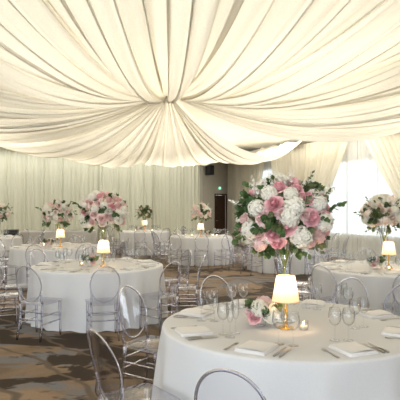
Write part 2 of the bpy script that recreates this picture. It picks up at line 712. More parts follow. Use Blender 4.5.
SW = [  # a0, a1, sag, bulge, folds, curve, description
    (63, 80, .72, .16, 7, 0, 'sagging low in front of the dark door'),
    (79, 102, .70, .18, 9, 0, 'sagging straight back towards the back curtain'),
    (101, 123, .76, .18, 9, 0, 'sagging low over the far tables left of the hub'),
    (122, 140, .66, .14, 8, 0, 'hanging over the left rear table'),
    (142, 160, .50, .14, 8, 0, 'reaching the back left corner of the room'),
    (158, 177, .44, .16, 9, 0, 'running to the left edge, lowest of those there'),
    (176, 196, .34, .16, 9, 4, 'running straight left from the hub'),
    (195, 216, .32, .16, 9, 10, 'climbing to the left edge over the left middle table'),
    (215, 238, .32, .21, 8, 14, 'broad and climbing to the upper left corner'),
    (237, 257, .32, .21, 8, 12, 'broad, climbing overhead left of the hub'),
    (256, 271, .32, .20, 8, 4, 'climbing straight overhead from the hub'),
    (270, 284, .32, .20, 8, -4, 'climbing overhead just right of the hub'),
    (283, 304, .32, .21, 8, -12, 'broad and climbing to the upper right corner'),
    (303, 326, .32, .21, 8, -12, 'climbing to the right edge high above the bouquet'),
    (325, 348, .36, .16, 9, -8, 'running right above the lowest right one'),
    (347, 370, .42, .16, 9, -4, 'running right towards the window wall'),
    (369, 399, .50, .15, 10, 0, 'sagging lowest at right, above the bright window'),
]
for i, (a0, a1, S, bl, fo, cv, desc) in enumerate(SW):
    o = swag(a0, a1, S, 100 + i, bulge=bl, folds=fo, lift=(.02 if i % 2 else 0), curve=cv)
    tag(o, 'ivory ceiling drape ' + desc, 'ceiling drape', 'ivory drapes fanned out from the ceiling hub')
hub = empty('drape_hub', (HUB.x, HUB.y, HZ))
tag(hub, 'gathered knot where the ivory ceiling drapes meet', 'drape hub')
mb = MB()
mb.lathe([(.085, .0), (.10, .03), (.10, .07), (.085, .10)], 20)
mb.build('ring', M['steel'], hub)
mb = MB()
mb.tube([(0, 0, .08), (0, 0, CEIL - HZ)], .012)
mb.build('rod', M['steel'], hub)
mb = MB()


def ros(u, v):
    a = 2 * PI * u
    r = .03 + .10 * math.sin(PI * v * .85) * (1 + .22 * math.sin(11 * a) + .1 * math.sin(5 * a + 1))
    return (r * math.cos(a), r * math.sin(a), .03 - .15 * v + .02 * math.sin(7 * a))


mb.grid(ros, 66, 10)
mb.build('gathered_cloth', M['drape'], hub)


# ------------------------------------------------------------------ chairs
def rrect(w, d, r, n=5, front_grow=0.):
    pts = []
    for cx, cy, a0 in ((w / 2 - r, d / 2 - r, 0), (-w / 2 + r, d / 2 - r, 90), (-w / 2 + r, -d / 2 + r, 180), (w / 2 - r, -d / 2 + r, 270)):
        for k in range(n + 1):
            a = R(a0 + 90 * k / n)
            x, y = cx + r * math.cos(a), cy + r * math.sin(a)
            pts.append((x * (1 + front_grow * y / d), y))
    return pts


def make_chair():
    root = empty('ghost_chair')
    mb = MB()
    mb.rounded_slab(rrect(.41, .41, .06, 6, .12), .435, .462, .008)
    mb.build('seat', M['acrylic'], root)
    lean = .20

    def bp(x, h):        # a point in the plane of the back; h = height above the seat
        y = -.195 - lean * h - .10 * h * h + .22 * (x * x) * 4
        return (x, y, .465 + h)
    A, Bz, hc = .178, .222, .235
    n = 40

    def disc(off):
        vs = []
        for j in range(8):
            k = j / 7
            for i in range(n):
                a = 2 * PI * i / n
                p = bp(A * k * math.cos(a), hc + Bz * k * math.sin(a))
                vs.append((p[0], p[1] + off, p[2]))
        fs = [(j * n + i, j * n + (i + 1) % n, (j + 1) * n + (i + 1) % n, (j + 1) * n + i) for j in range(7) for i in range(n)]
        return vs, fs
    mb = MB()
    mb.add(*disc(.003))
    v, f = disc(-.003)
    mb.add(v, [q[::-1] for q in f])
    back = mb.build('backrest', M['acrylic'], root)
    mb = MB()
    mb.tube([bp(A * math.cos(2 * PI * i / n), hc + Bz * math.sin(2 * PI * i / n)) for i in range(n)], .0085, 8, closed=True)
    mb.build('rim', M['acrylic_rod'], back)
    for sx in (-1, 1):
        mb = MB()
        mb.tube([(sx * .165, -.175, .45), (sx * .163, -.20, .50), bp(sx * .158, .10), bp(sx * .166, .15)], [.015, .013, .012, .009], 8)
        mb.build('back_post', M['acrylic_rod'], root)
    legs = {}
    for sx in (-1, 1):
        for nm, y0, y1, x0, x1 in (('f', .165, .175, .178, .182), ('b', -.175, -.225, .162, .170)):
            mb = MB()
            pts, rad = [], []
            for k in range(7):
                t = k / 6
                pts.append((sx * (x0 + (x1 - x0) * t), y0 + (y1 - y0) * t ** 1.6, .437 * (1 - t)))
                rad.append(.0175 - .006 * t + (.003 if k in (1, 5) else 0))
            mb.tube(pts, rad, 10)
            mb.build('leg', M['acrylic_rod'], root)
            legs[(sx, nm)] = lambda z, x0=x0, x1=x1, y0=y0, y1=y1, sx=sx: (sx * (x0 + (x1 - x0) * (1 - z / .437)), y0 + (y1 - y0) * (1 - z / .437) ** 1.6, z)
    for a, b, z in (((-1, 'f'), (-1, 'b'), .30), ((1, 'f'), (1, 'b'), .30), ((-1, 'f'), (-1, 'b'), .20), ((1, 'f'), (1, 'b'), .20),
                    ((-1, 'f'), (1, 'f'), .25), ((-1, 'b'), (1, 'b'), .25), ((-1, 'b'), (1, 'b'), .345)):
        mb = MB()
        p, q = legs[a](z), legs[b](z)
        m_ = [(p[i] + q[i]) / 2 for i in range(3)]
        mb.tube([p, m_, q], [.008, .0105, .008], 8)
        mb.build('stretcher', M['acrylic_rod'], root)
    return root


chair0 = make_chair()
tag(chair0, cat='chair')
first_chair = [True]


def place_chair(c, ang, r, turn=0.):
    th = R(ang)
    o = chair0 if first_chair[0] else copy_tree(chair0)
    first_chair[0] = False
    o.location = (c[0] + r * math.cos(th), c[1] + r * math.sin(th), 0)
    o.rotation_euler = (0, 0, th + PI / 2 + R(turn))       # faces the table
    return o


# ------------------------------------------------------------------ tables and cloths
TOPZ = .765


def cloth_mesh(Rr, seed, nf=15, flare=.045, amp=.042):
    rnd = random.Random(seed)
    ph = [rnd.uniform(0, 6.28) for _ in range(5)]
    n = nf * 14
    mb = MB()
    rings = [(0.001, TOPZ), (Rr * .5, TOPZ), (Rr * .85, TOPZ), (Rr - .018, TOPZ), (Rr - .005, TOPZ - .005), (Rr, TOPZ - .018)]
    vs = []
    for r, z in rings:
        for k in range(n):
            a = 2 * PI * k / n
            vs.append((r * math.cos(a), r * math.sin(a), z))
    nd = 18
    for j in range(1, nd + 1):
        t = j / nd
        z = (TOPZ - .018) * (1 - t) + .006 * t
        for k in range(n):
            a = 2 * PI * k / n
            w = nf * a + .9 * math.sin(3 * a + ph[0]) + .6 * math.sin(5 * a + ph[1])
            fold = math.cos(w) * .8 + .2 * math.cos(2 * w + ph[2]) + .3 * math.sin(2 * a + ph[3])
            grow = t ** .85
            rr = Rr + flare * t + amp * grow * fold + .004 * math.sin(t * 3)
            rr = max(rr, Rr - .012)
            aa = a + .012 * grow * math.sin(w + ph[4]) / Rr
            vs.append((rr * math.cos(aa), rr * math.sin(aa), z + .004 * t * math.sin(2 * w)))
    m = len(rings) + nd
    fs = [(i * n + k, i * n + (k + 1) % n, (i + 1) * n + (k + 1) % n, (i + 1) * n + k) for i in range(m - 1) for k in range(n)]
    mb.add(vs, [f[::-1] for f in fs])
    return mb


def table_under(c, Rr, label):
    t = empty('round_table', (c[0], c[1], 0))
    tag(t, label, 'table', 'round banquet tables')
    mb = MB()
    mb.lathe([(.001, .735), (Rr - .03, .735), (Rr - .025, .745), (Rr - .03, .758), (.001, .758)], 48)
    mb.build('tabletop', M['white_trim'], t)
    for k in range(4):
        a = PI / 4 + k * PI / 2
        mb = MB()
        x, y = (Rr - .35) * math.cos(a), (Rr - .35) * math.sin(a)
        mb.tube([(x, y, .735), (x * 1.06, y * 1.06, .0)], .016)
        mb.build('leg', M['steel'], t)
    return t


TABLES = {
    't1': ((.68, 3.88), .965, 'foreground table'),
    't2': ((-1.53, 7.70), .97, 'left middle table'),
    't3': ((-3.12, 11.2), .97, 'left rear table'),
    't4': ((.04, 15.0), .90, 'far table before the dark door'),
    't5': ((-1.95, 18.0), .86, 'farthest table by the back curtain'),
    't6': ((-6.0, 14.5), .90, 'table at the far left edge'),
    't7': ((2.62, 7.38), .97, 'table before the bright window'),
    't8': ((2.25, 13.3), .95, 'table half hidden by the pink bouquet'),
}
for i, (k, (c, Rr, nm)) in enumerate(TABLES.items()):
    table_under(c, Rr, 'round banquet table under a floor-length cloth, the ' + nm)
    o = cloth_mesh(Rr, 300 + i, nf=(12 if k == 't1' else 16), amp=(.048 if k == 't1' else .046), flare=(.045 if k == 't1' else .05)).build('tablecloth', M['cloth'])
    o.location = (c[0], c[1], 0)
    tag(o, 'white floor-length tablecloth draped over the ' + nm, 'tablecloth', 'white round tablecloths')

# long buffet table against the back curtain
t = empty('buffet_table', (-5.05, 18.35, 0), .288)
tag(t, 'long buffet table under a pale grey cloth by the back curtain', 'table')
mb = MB()
mb.box((0, 0, .75), (2.5, .68, .03))
mb.build('tabletop', M['white_trim'], t)
for sx in (-1, 1):
    for sy in (-1, 1):
        mb = MB()
        mb.tube([(sx * 1.1, sy * .25, .74), (sx * 1.1, sy * .25, 0)], .018)
        mb.build('leg', M['steel'], t)
mb = MB()
ol = rrect(2.6, .78, .04, 4)
# resample the outline finely
pts = []
for i in range(len(ol)):
    p, q = Vector(ol[i]), Vector(ol[(i + 1) % len(ol)])
    k = max(1, int((q - p).length / .02))
    for j in range(k):
        pts.append(p.lerp(q, j / k))
n = len(pts)
vs = [(p.x * .5, p.y * .5, .775) for p in pts] + [(p.x * .99, p.y * .975, .775) for p in pts]
for j in range(13):
    tt = j / 12
    for i, p in enumerate(pts):
        s = i * .02
        f = 1 + (.03 + .03 * math.sin(s * 2 * PI / .16 + 1.5 * math.sin(s * 3))) * tt / max(.35, p.length) * .6
        vs.append((p.x * f, p.y * f, .765 - tt * .758))
fs = [(i * n + k, (i + 1) * n + k, (i + 1) * n + (k + 1) % n, i * n + (k + 1) % n) for i in range(14) for k in range(n)]
fs.append(tuple(range(n - 1, -1, -1)))
mb.add(vs, fs)
o = mb.build('tablecloth', M['cloth_grey'])
o.location = (-5.05, 18.35, 0)
o.rotation_euler = (0, 0, .288)
tag(o, 'pale grey cloth covering the long buffet table at the back', 'tablecloth')

# chairs at each table (only those the photograph can show)
CH = {}
spec = {
    't1': [(-109, 1.39, -3), (-147, 1.27, 4), (151, 1.25, -3), (110, 1.26, 2), (57, 1.26, -2), (35, 1.23, 4)],
    't2': [(-76, 1.29, 3), (-40, 1.28, -4), (-4, 1.30, 5), (32, 1.28, 0), (70, 1.28, 2), (106, 1.28, -3), (142, 1.28, 0), (178, 1.28, 4), (-146, 1.34, -5), (-112, 1.31, 3)],
    't3': [(-90, 1.30, 2), (-54, 1.28, -3), (-18, 1.28, 0), (18, 1.28, 0), (54, 1.28, 2), (90, 1.28, 0), (126, 1.28, 0), (162, 1.28, 3), (-162, 1.28, 0), (-126, 1.30, -3)],
    't4': [(-118, 1.26, 0), (-90, 1.26, 2), (-62, 1.26, 0), (-150, 1.24, 3), (-25, 1.24, 0), (15, 1.24, -4), (60, 1.2, 0), (120, 1.2, 0), (165, 1.24, 3)],
    't5': [(-125, 1.2, 0), (-90, 1.2, 0), (-55, 1.2, 0), (-15, 1.2, 3), (25, 1.2, 0), (155, 1.2, 0), (195, 1.2, 3)],
    't6': [(-75, 1.28, 0), (-39, 1.28, 0), (-3, 1.28, 3), (33, 1.28, 0), (69, 1.28, 0)],
    't7': [(-99, 1.29, 3), (-136, 1.28, -3), (188, 1.28, 2), (152, 1.28, 0), (116, 1.28, -2), (80, 1.28, 0)],
    't8': [(-140, 1.28, 0), (-104, 1.28, 3), (-68, 1.28, 0), (-30, 1.28, 2), (178, 1.28, 0), (97, 1.28, 0), (20, 1.28, 0), (58, 1.28, 0)],
}
for k, lst in spec.items():
    CH[k] = [place_chair(TABLES[k][0], a, r, tn) for a, r, tn in lst]
    for o in CH[k]:
        o['group'] = 'clear chairs around the ' + TABLES[k][2]
for o, lb in zip(CH['t1'], ['clear oval-backed chair nearest the camera, its back at the bottom edge, at the foreground table',
                            'clear oval-backed chair seen side-on at lower left, in front of the foreground table',
                            'clear oval-backed chair turned three-quarters, at the left of the foreground table',
                            'clear oval-backed chair behind the wine glasses on the far left of the foreground table',
                            'clear oval-backed chair behind the foreground table, right of the glowing lamp',
                            'clear oval-backed chair cut by the right edge, beside the foreground table']):
    o['label'] = lb
for k in ('t2', 't3', 't7'):
    label_by_order(CH[k], 'clear oval-backed chair, {} from the left around the ' + TABLES[k][2])
for k in ('t4', 't5', 't6', 't8'):
    label_by_order(CH[k], 'small clear chair, {} from the left around the ' + TABLES[k][2])


# ------------------------------------------------------------------ glassware, cutlery, napkins
def bowl_profile(kind):
    if kind == 'wine':
        out_ = [(.006, .098), (.018, .104), (.034, .120), (.042, .146), (.043, .166), (.039, .195), (.035, .214)]
    else:
        out_ = [(.005, .098), (.014, .108), (.023, .130), (.0265, .160), (.027, .190), (.025, .222), (.0235, .238)]
    inn = [(max(.002, r - .0016), z + (.002 if i == 0 else 0)) for i, (r, z) in enumerate(out_)]
    return out_ + inn[::-1]


def make_glass(kind):
    root = empty('wine_glass' if kind == 'wine' else 'champagne_flute')
    tag(root, cat='glass')
    mb = MB()
    mb.lathe(bowl_profile(kind), 20)
    mb.build('bowl', M['glass'], root)
    mb = MB()
    mb.lathe([(.006, .008), (.0042, .02), (.0038, .06), (.0045, .09), (.007, .1)], 10)
    mb.build('stem', M['glass'], root)
    mb = MB()
    mb.lathe([(.001, .0), (.034, .0), (.035, .002), (.02, .005), (.006, .010)], 20)
    mb.build('foot', M['glass'], root)
    return root


GL0 = {'wine': make_glass('wine'), 'flute': make_glass('flute')}


def plain_glass():
    mb = MB()
    mb.lathe(bowl_profile('wine'), 14)
    mb.lathe([(.006, .008), (.004, .03), (.0045, .09), (.007, .1)], 8)
    mb.lathe([(.001, .0), (.034, .0), (.035, .002), (.02, .005), (.006, .010)], 14)
    return mb.mesh('wine_glass', M['glass'])


PLAIN = plain_glass()


def fork_mesh():
    mb = MB()
    # handle, neck and head as one bowed strip along +Y, then four tines
    prof = [(-.10, .0085, .0015), (-.095, .010, .0025), (-.06, .0085, .003), (.0, .0045, .005), (.03, .004, .006), (.045, .009, .004), (.058, .0125, .002)]

    def strip(zoff):
        return [[(-w, y, z + zoff), (0, y, z + zoff + .0008), (w, y, z + zoff)] for y, w, z in prof]
    top, bot = strip(.0022), strip(0)
    vs = [v for r in top for v in r] + [v for r in bot for v in r]
    m = len(prof)
    fs = []
    for i in range(m - 1):
        for k in range(2):
            a = i * 3 + k
            fs.append((a, a + 1, a + 4, a + 3))
            b = m * 3 + a
            fs.append((b + 3, b + 4, b + 1, b))
        for k in (0, 2):
            a, b = i * 3 + k, m * 3 + i * 3 + k
            fs.append((a, a + 3, b + 3, b) if k == 0 else (b, b + 3, a + 3, a))
    fs.append((0, m * 3, m * 3 + 1, m * 3 + 2, 2, 1))
    mb.add(vs, fs)
    for k in range(4):
        x = -.0105 + .007 * k
        mb.tube([(x, .055, .003), (x, .075, .002), (x, .098, .0045)], [.0019, .0017, .0010], 6)
    return mb.mesh('fork', M['steel'])


def knife_mesh():
    mb = MB()
    mb.tube([(0, -.11, .0065), (0, -.09, .0068), (0, -.03, .0062), (0, .0, .005)], [.0058, .0065, .0055, .004], 8)
    out_ = [(-.004, -.005), (-.006, .02), (-.0065, .08), (-.001, .115), (.006, .105), (.008, .06), (.0075, .01), (.004, -.005)]
    n = len(out_)
    vs = [(x, y, .0058) for x, y in out_] + [(x, y, .0035) for x, y in out_]
    fs = [tuple(range(n - 1, -1, -1)), tuple(range(n, 2 * n))] + [(i, (i + 1) % n, n + (i + 1) % n, n + i) for i in range(n)]
    mb.add(vs, fs, False)
    return mb.mesh('knife', M['steel'])


FORK, KNIFE = fork_mesh(), knife_mesh()


def make_napkin():
    root = empty('folded_napkin')
    tag(root, cat='napkin')
    mb = MB()
    for k, (w, d, z0, z1, dx, dy) in enumerate(((.205, .235, 0, .006, 0, 0), (.200, .230, .006, .013, .002, -.002), (.196, .224, .013, .019, -.001, .002))):
        ol = [(x + dx, y + dy) for x, y in rrect(w, d, .008, 3)]
        mb.rounded_slab(ol, z0 + .0002, z1, .0028)
    mb.build('folded_layers', M['napkin'], root)
    mb = MB()

    def flap(u, v):
        x = -.085 + .165 * u
        y = -.108 + .20 * v
        return (x, y, .0205 + .004 * math.sin(PI * u) + .003 * math.sin(5 * v + 2 * u) + .003)
    mb.grid(flap, 10, 10)
    mb.grid(lambda u, v: tuple(a - b for a, b in zip(flap(1 - u, v), (0, 0, .0018))), 10, 10)
    mb.build('top_flap', M['napkin'], root)
    return root


NAP0 = make_napkin()
used = set()


def get(root):
    """the prototype itself the first time, then copies"""
    if root.name in used:
        return copy_tree(root)
    used.add(root.name)
    return root


REST = TOPZ + .001
CUT = {}


def polar(c, ang, r, tx, rot=0., z=REST):
    th = R(ang)
    e, tn = Vector((math.cos(th), math.sin(th))), Vector((-math.sin(th), math.cos(th)))
    p = Vector(c) + e * r + tn * tx
    return (p.x, p.y, z), th + PI / 2 + R(rot)


def setting(key, ang, glass=((.62, .145), (.60, .225)), flute=1, rot=0., parts='nfkkg', rr=.79):
    c = TABLES[key][0]
    D = CUT.setdefault(key, {'napkin': [], 'fork': [], 'knife': [], 'glass': []})
    rnd = random.Random(int(ang * 7 + c[0] * 100))
    j = lambda s: rnd.uniform(-s, s)
    if 'n' in parts:
        o = get(NAP0)
        o.location, rz = polar(c, ang, rr - .01, 0)
        o.rotation_euler = (0, 0, rz + R(j(6)))
        D['napkin'].append(o)
    if 'f' in parts:
        loc, rz = polar(c, ang, rr, -.165)
        o = link('fork', FORK, None, loc, (0, 0, rz + R(j(6))))
        D['fork'].append(o)
    for q in range(parts.count('k')):
        loc, rz = polar(c, ang, rr - .005, .150 + .034 * q)
        o = link('knife', KNIFE, None, loc, (0, 0, rz + R(j(5))))
        D['knife'].append(o)
    if 'g' in parts:
        for q, (r, tx) in enumerate(glass):
            o = get(GL0['flute' if q >= flute else 'wine'])
            o.location, rz = polar(c, ang, r, tx)
            D['glass'].append(o)


setting('t1', -115, ((.61, .09), (.61, .185)), 2)
setting('t1', -71, ((.545, .03), (.575, .115)), 2)
setting('t1', -25, ((.47, .03), (.52, .11)), 2)
setting('t1', 20, ((.62, .135), (.64, .21), (.55, .17)), 1)
setting('t1', 65, ((.60, .02), (.60, -.075)), 2)
setting('t1', 110, ((.62, .10), (.62, .21)), 2)
setting('t1', 155, ((.60, .12), (.54, .19), (.64, .215)), 1)
setting('t1', -158, ((.61, .12), (.60, .21), (.52, .13)), 1)
for a in range(10):
    setting('t2', -76 + 36 * a, ((.575, .10), (.56, .19)), 1)
    if a not in (1, 2, 3):
        setting('t7', -99 + 36 * a, ((.575, .10), (.56, .19)), 1)
for a in range(10):
    setting('t3', -90 + 36 * a, ((.575, .10), (.56, .19)), 1, parts='nfkg' if 6 <= a or a < 2 else 'ng')
for key in ('t1', 't2', 't7', 't3'):
    D = CUT[key]
    nm = TABLES[key][2]
    for kind, word in (('napkin', 'folded white napkin'), ('fork', 'steel fork lying'), ('knife', 'steel table knife lying'), ('glass', None)):
        lst = D[kind]
        for o in lst:
            o['category'] = kind
            o['group'] = {'napkin': 'folded napkins', 'fork': 'forks', 'knife': 'knives', 'glass': 'stemmed glasses'}[kind] + ' on the ' + nm
        if kind == 'glass':
            for sub, w in (('wine_glass', 'clear wine glass'), ('champagne_flute', 'narrow clear flute glass')):
                label_by_order([o for o in lst if o.name.startswith(sub)], w + ', {} from the left on the ' + nm)
        else:
            label_by_order(lst, word + ', {} from the left on the ' + nm)
for key, n_, rr in (('t4', 9, .49), ('t5', 8, .46), ('t6', 6, .48), ('t8', 9, .53)):
    c, Rr, nm = TABLES[key]
    for i in range(n_):
        ang = -90 + 360 * i / n_ if key != 't6' else -100 + 33 * i
        for q in (0, 1):
            loc, _ = polar(c, ang, rr + .02 * q, .06 + .085 * q)
            o = link('wine_glass', PLAIN, None, loc)
            tag(o, 'tiny clear stemmed glass standing on the ' + nm, 'glass', 'stemmed glasses on the ' + nm)
        if key in ('t4', 't8', 't5', 't6'):
            o = get(NAP0)
            o.location, rz = polar(c, ang, Rr - .19, 0)
            o.rotation_euler = (0, 0, rz)
            tag(o, 'small folded white napkin lying on the ' + nm, 'napkin', 'folded napkins on the ' + nm)


# ------------------------------------------------------------------ table lamps
def make_lamp():
    root = empty('table_lamp')
    tag(root, cat='lamp')
    mb = MB()
    mb.lathe([(.001, 0), (.056, 0), (.058, .004), (.056, .010), (.030, .014), (.012, .020), (.010, .028)], 32)
    mb.build('base', M['brass'], root)
    mb = MB()
    mb.lathe([(.010, .024), (.0105, .05), (.015, .056), (.015, .062), (.0095, .068), (.0105, .13), (.016, .138), (.016, .148), (.010, .156), (.008, .20), (.008, .245)], 20)
    mb.build('stem', M['brass'], root)
    mb = MB()
    z0, z1, r0, r1 = .198, .378, .099, .066
    mb.lathe([(r0, z0), ((r0 + r1) / 2, (z0 + z1) / 2), (r1, z1)], 40)
    sh = mb.build('shade', M['shade'], root)
    for z, r in ((z0, r0), (z1, r1)):
        mb = MB()
        mb.tube([(r * math.cos(2 * PI * k / 40), r * math.sin(2 * PI * k / 40), z) for k in range(40)], .0028, 6, closed=True)
        mb.build('shade_trim', M['trimshade'], sh)
    mb = MB()
    mb.lathe([(.001, .245), (.012, .248), (.019, .265), (.022, .285), (.017, .305), (.001, .313)], 14)
    mb.build('bulb', M['bulb'], root)
    mb = MB()
    for k in range(3):
        a = 2 * PI * k / 3
        mb.tube([(0, 0, .322), (.072 * math.cos(a), .072 * math.sin(a), .345)], .0015, 5)
    mb.tube([(0, 0, .31), (0, 0, .335)], .003, 6)
    mb.build('shade_holder', M['brass'], root)
    return root


LAMP0 = make_lamp()


def place_lamp(key, loc, watts):
    c, Rr, nm = TABLES[key]
    o = get(LAMP0)
    o.location = (loc[0], loc[1], REST)
    o['label'] = 'lit brass table lamp with cream shade on the ' + nm
    o['group'] = 'lit brass table lamps'
    ld = bpy.data.lights.new('lamp_light', 'POINT')
    ld.energy = watts
    ld.color = (1, .66, .36)
    ld.shadow_soft_size = .024
    lo = bpy.data.objects.new('lamp_light', ld)
    COL.objects.link(lo)
    lo.location = (loc[0], loc[1], REST + .335)
    return o


LW = 3.3
for key, dx, dy in (('t1', -.06, -.17), ('t2', .11, -.16), ('t3', .10, -.12), ('t4', -.02, -.16), ('t5', .02, -.14), ('t7', .05, -.13)):
    c = TABLES[key][0]
    place_lamp(key, (c[0] + dx, c[1] + dy), LW)


# ------------------------------------------------------------------ candles
def make_votive():
    root = empty('votive_candle')
    tag(root, cat='candle')
    mb = MB()
    mb.lathe([(.001, .0), (.030, 0), (.033, .004), (.035, .03), (.036, .062), (.0335, .062), (.032, .03), (.030, .008), (.001, .007)], 24)
    mb.build('glass_cup', M['glass'], root)
    mb = MB()
    mb.lathe([(.001, .0085), (.0285, .0085), (.0295, .03), (.026, .031), (.001, .030)], 20)
    mb.build('wax', M['wax'], root)
    mb = MB()
    mb.lathe([(.0005, .032), (.004, .037), (.0048, .043), (.0025, .052), (.0003, .060)], 10)
    mb.build('flame', M['flame'], root)
    return root


VOT0 = make_votive()
for key, spots in (('t1', [(.06, -.21)]), ('t2', [(-.22, -.12)]), ('t3', [(-.3, .02)]), ('t4', [(-.28, -.1), (.34, -.16), (.45, .05)]), ('t5', [(-.3, -.1), (.28, -.1)]), ('t7', [(-.02, -.32)])):
    c, Rr, nm = TABLES[key]
    lst = []
    for dx, dy in spots:
        o = get(VOT0)
        o.location = (c[0] + dx, c[1] + dy, REST)
        o['group'] = 'votive candles'
        lst.append(o)
    if len(lst) == 1:
        lst[0]['label'] = 'lit votive candle in clear glass on the ' + nm
    else:
        label_by_order(lst, 'lit votive candle, {} from the left on the ' + nm)


# ------------------------------------------------------------------ flowers
def rose_mesh(mat, seed, nm='rose'):
    rnd = random.Random(seed)
    mb = MB()
    mb.lathe([(.001, -.02), (.011, .0), (.014, .022), (.010, .036), (.001, .040)], 10)

    def petal(az, rad, h, width, curl, tilt):
        def fn(u, v):
            w = width * (math.sin(PI * min(1, .18 + .74 * v)) ** .7)
            a = az + (u - .5) * w
            r = rad * (.30 + .70 * math.sin(PI / 2 * min(1, v * 1.15))) + curl * max(0, v - .62) ** 1.5 * 2.6 * (1 - .3 * abs(2 * u - 1))
            z = -.03 + h * v - curl * 1.1 * max(0, v - .72) ** 1.6 * 3 - tilt * v
            r += .003 * math.sin(9 * u + az * 3)
            return (r * math.cos(a), r * math.sin(a), z)
        mb.grid(fn, 6, 6)
    for ring, (cnt, rad, h, w, curl, tilt) in enumerate(((3, .013, .068, 2.6, .0, 0), (4, .020, .070, 2.2, .003, .0), (5, .029, .068, 1.8, .007, .002), (6, .039, .064, 1.5, .012, .006), (7, .050, .056, 1.35, .020, .012), (8, .059, .044, 1.2, .030, .020))):
        o = rnd.uniform(0, 6.28)
        for k in range(cnt):
            petal(o + 2 * PI * k / cnt + rnd.uniform(-.12, .12), rad * rnd.uniform(.95, 1.05), h * rnd.uniform(.94, 1.06), w, curl * rnd.uniform(.8, 1.2), tilt)
    mb.lathe([(.001, -.034), (.012, -.032), (.02, -.022), (.03, -.008)], 10)
    return mb.mesh(nm, mat)


def hydrangea_mesh(mat, seed, rad=.062, n=125, nm='hydrangea', fs_=.0128):
    rnd = random.Random(seed)
    mb = MB()
    mb.lathe([(.001, -rad * .8), (rad * .55, -rad * .55), (rad * .82, 0), (rad * .55, rad * .6), (.001, rad * .82)], 12)
    for i in range(n):
        zz = 1 - 1.75 * (i + .5) / n
        a = i * 2.39996 + rnd.uniform(-.15, .15)
        rr = math.sqrt(max(0, 1 - zz * zz))
        d = Vector((rr * math.cos(a), rr * math.sin(a), zz))
        c = d * rad * rnd.uniform(.90, 1.06)
        q = d.to_track_quat('Z', 'Y').to_matrix()
        sp = rnd.uniform(0, 6.28)
        for k in range(4):
            b = sp + k * PI / 2
            e = Vector((math.cos(b), math.sin(b), 0))
            t = Vector((-math.sin(b), math.cos(b), 0))
            s = fs_ * rnd.uniform(.85, 1.15)
            pts = [Vector((0, 0, 0)), e * s * .55 + t * s * .5 + Vector((0, 0, .003)), e * s * 1.05 + Vector((0, 0, .0045)), e * s * .55 - t * s * .5 + Vector((0, 0, .003))]
            mb.add([c + q @ p for p in pts], [(0, 3, 2, 1)], False)
    return mb.mesh(nm, mat)


def sprig_mesh(mat, seed, length=.2, nl=11, lw=.016, ll=.04, nm='leaf_sprig'):
    rnd = random.Random(seed)
    mb = MB()
    pts = []
    bend = rnd.uniform(.02, .06)
    for k in range(7):
        t = k / 6
        pts.append(Vector((bend * t * t, .015 * math.sin(3 * t), length * t)))
    mb.tube(pts, [.0022 - .0012 * k / 6 for k in range(7)], 5)
    for i in range(nl):
        t = .22 + .78 * i / (nl - 1)
        k = min(5, int(t * 6))
        p = pts[k].lerp(pts[k + 1], t * 6 - k)
        a = i * 2.4 + rnd.uniform(-.4, .4)
        d = Vector((math.cos(a), math.sin(a), .75 if i < nl - 1 else 3)).normalized()
        s = d.cross(Vector((0, 0, 1))).normalized()
        nrm = s.cross(d)
        L, W = ll * rnd.uniform(.8, 1.2), lw * rnd.uniform(.8, 1.2)
        prof = [(0, .1), (.25, .75), (.5, 1), (.78, .7), (1, .04)]
        vs = []
        for y, w in prof:
            dr = -nrm * (-.25 * L * y * y)
            for x, lift in ((-1, .25), (0, 0), (1, .25)):
                vs.append(p + d * L * y + s * (x * W * w) + nrm * (lift * W * w) + dr)
        fs = []
        for r in range(4):
            for x in range(2):
                a0 = r * 3 + x
                fs.append((a0, a0 + 1, a0 + 4, a0 + 3))
        mb.add(vs, fs)
    return mb.mesh(nm, mat)


def spike_mesh(mat, seed, length=.17):
    """a slim spike of small blossoms"""
    rnd = random.Random(seed)
    mb = MB()
    mb.tube([(0, 0, 0), (.006, 0, length * .5), (.018, 0, length)], [.002, .0018, .001], 5)
    for i in range(14):
        t = .3 + .7 * i / 13
        a = i * 2.4
        c = Vector((.018 * t * t + .014 * (1.15 - t) * math.cos(a), .014 * (1.15 - t) * math.sin(a), length * t))
        d = Vector((math.cos(a), math.sin(a), .4)).normalized()
        q = d.to_track_quat('Z', 'Y').to_matrix()
        s = .016 * (1.25 - .75 * t)
        for k in range(5):
            b = k * 2 * PI / 5
            e = Vector((math.cos(b), math.sin(b), 0))
            tt = Vector((-math.sin(b), math.cos(b), 0))
            mb.add([c + q @ p for p in (Vector((0, 0, 0)), e * s * .6 + tt * s * .45 + Vector((0, 0, .003)), e * s + Vector((0, 0, .006)), e * s * .6 - tt * s * .45 + Vector((0, 0, .003)))], [(0, 3, 2, 1)], False)
    return mb.mesh('blossom_spike', mat)


def shaded_heart(m, deep):
    nt = m.node_tree
    p = next(n for n in nt.nodes if n.type == 'BSDF_PRINCIPLED')
    src = p.inputs['Base Color'].links[0].from_socket
    tc = node(nt, 'ShaderNodeTexCoord')
    mul = node(nt, 'ShaderNodeVectorMath', operation='MULTIPLY')
    mul.inputs[1].default_value = (1, 1, 0)
    ln = node(nt, 'ShaderNodeVectorMath', operation='LENGTH')
    mr = node(nt, 'ShaderNodeMapRange')
    mr.inputs['From Min'].default_value = .012
    mr.inputs['From Max'].default_value = .05
    mx = node(nt, 'ShaderNodeMix', data_type='RGBA')
    mx.inputs[6].default_value = (*deep, 1)
    nt.links.new(tc.outputs['Object'], mul.inputs[0])
    nt.links.new(mul.outputs[0], ln.inputs[0])
    nt.links.new(ln.outputs['Value'], mr.inputs['Value'])
    nt.links.new(mr.outputs[0], mx.inputs[0])
    nt.links.new(src, mx.inputs[7])
    nt.links.new(mx.outputs[2], p.inputs['Base Color'])


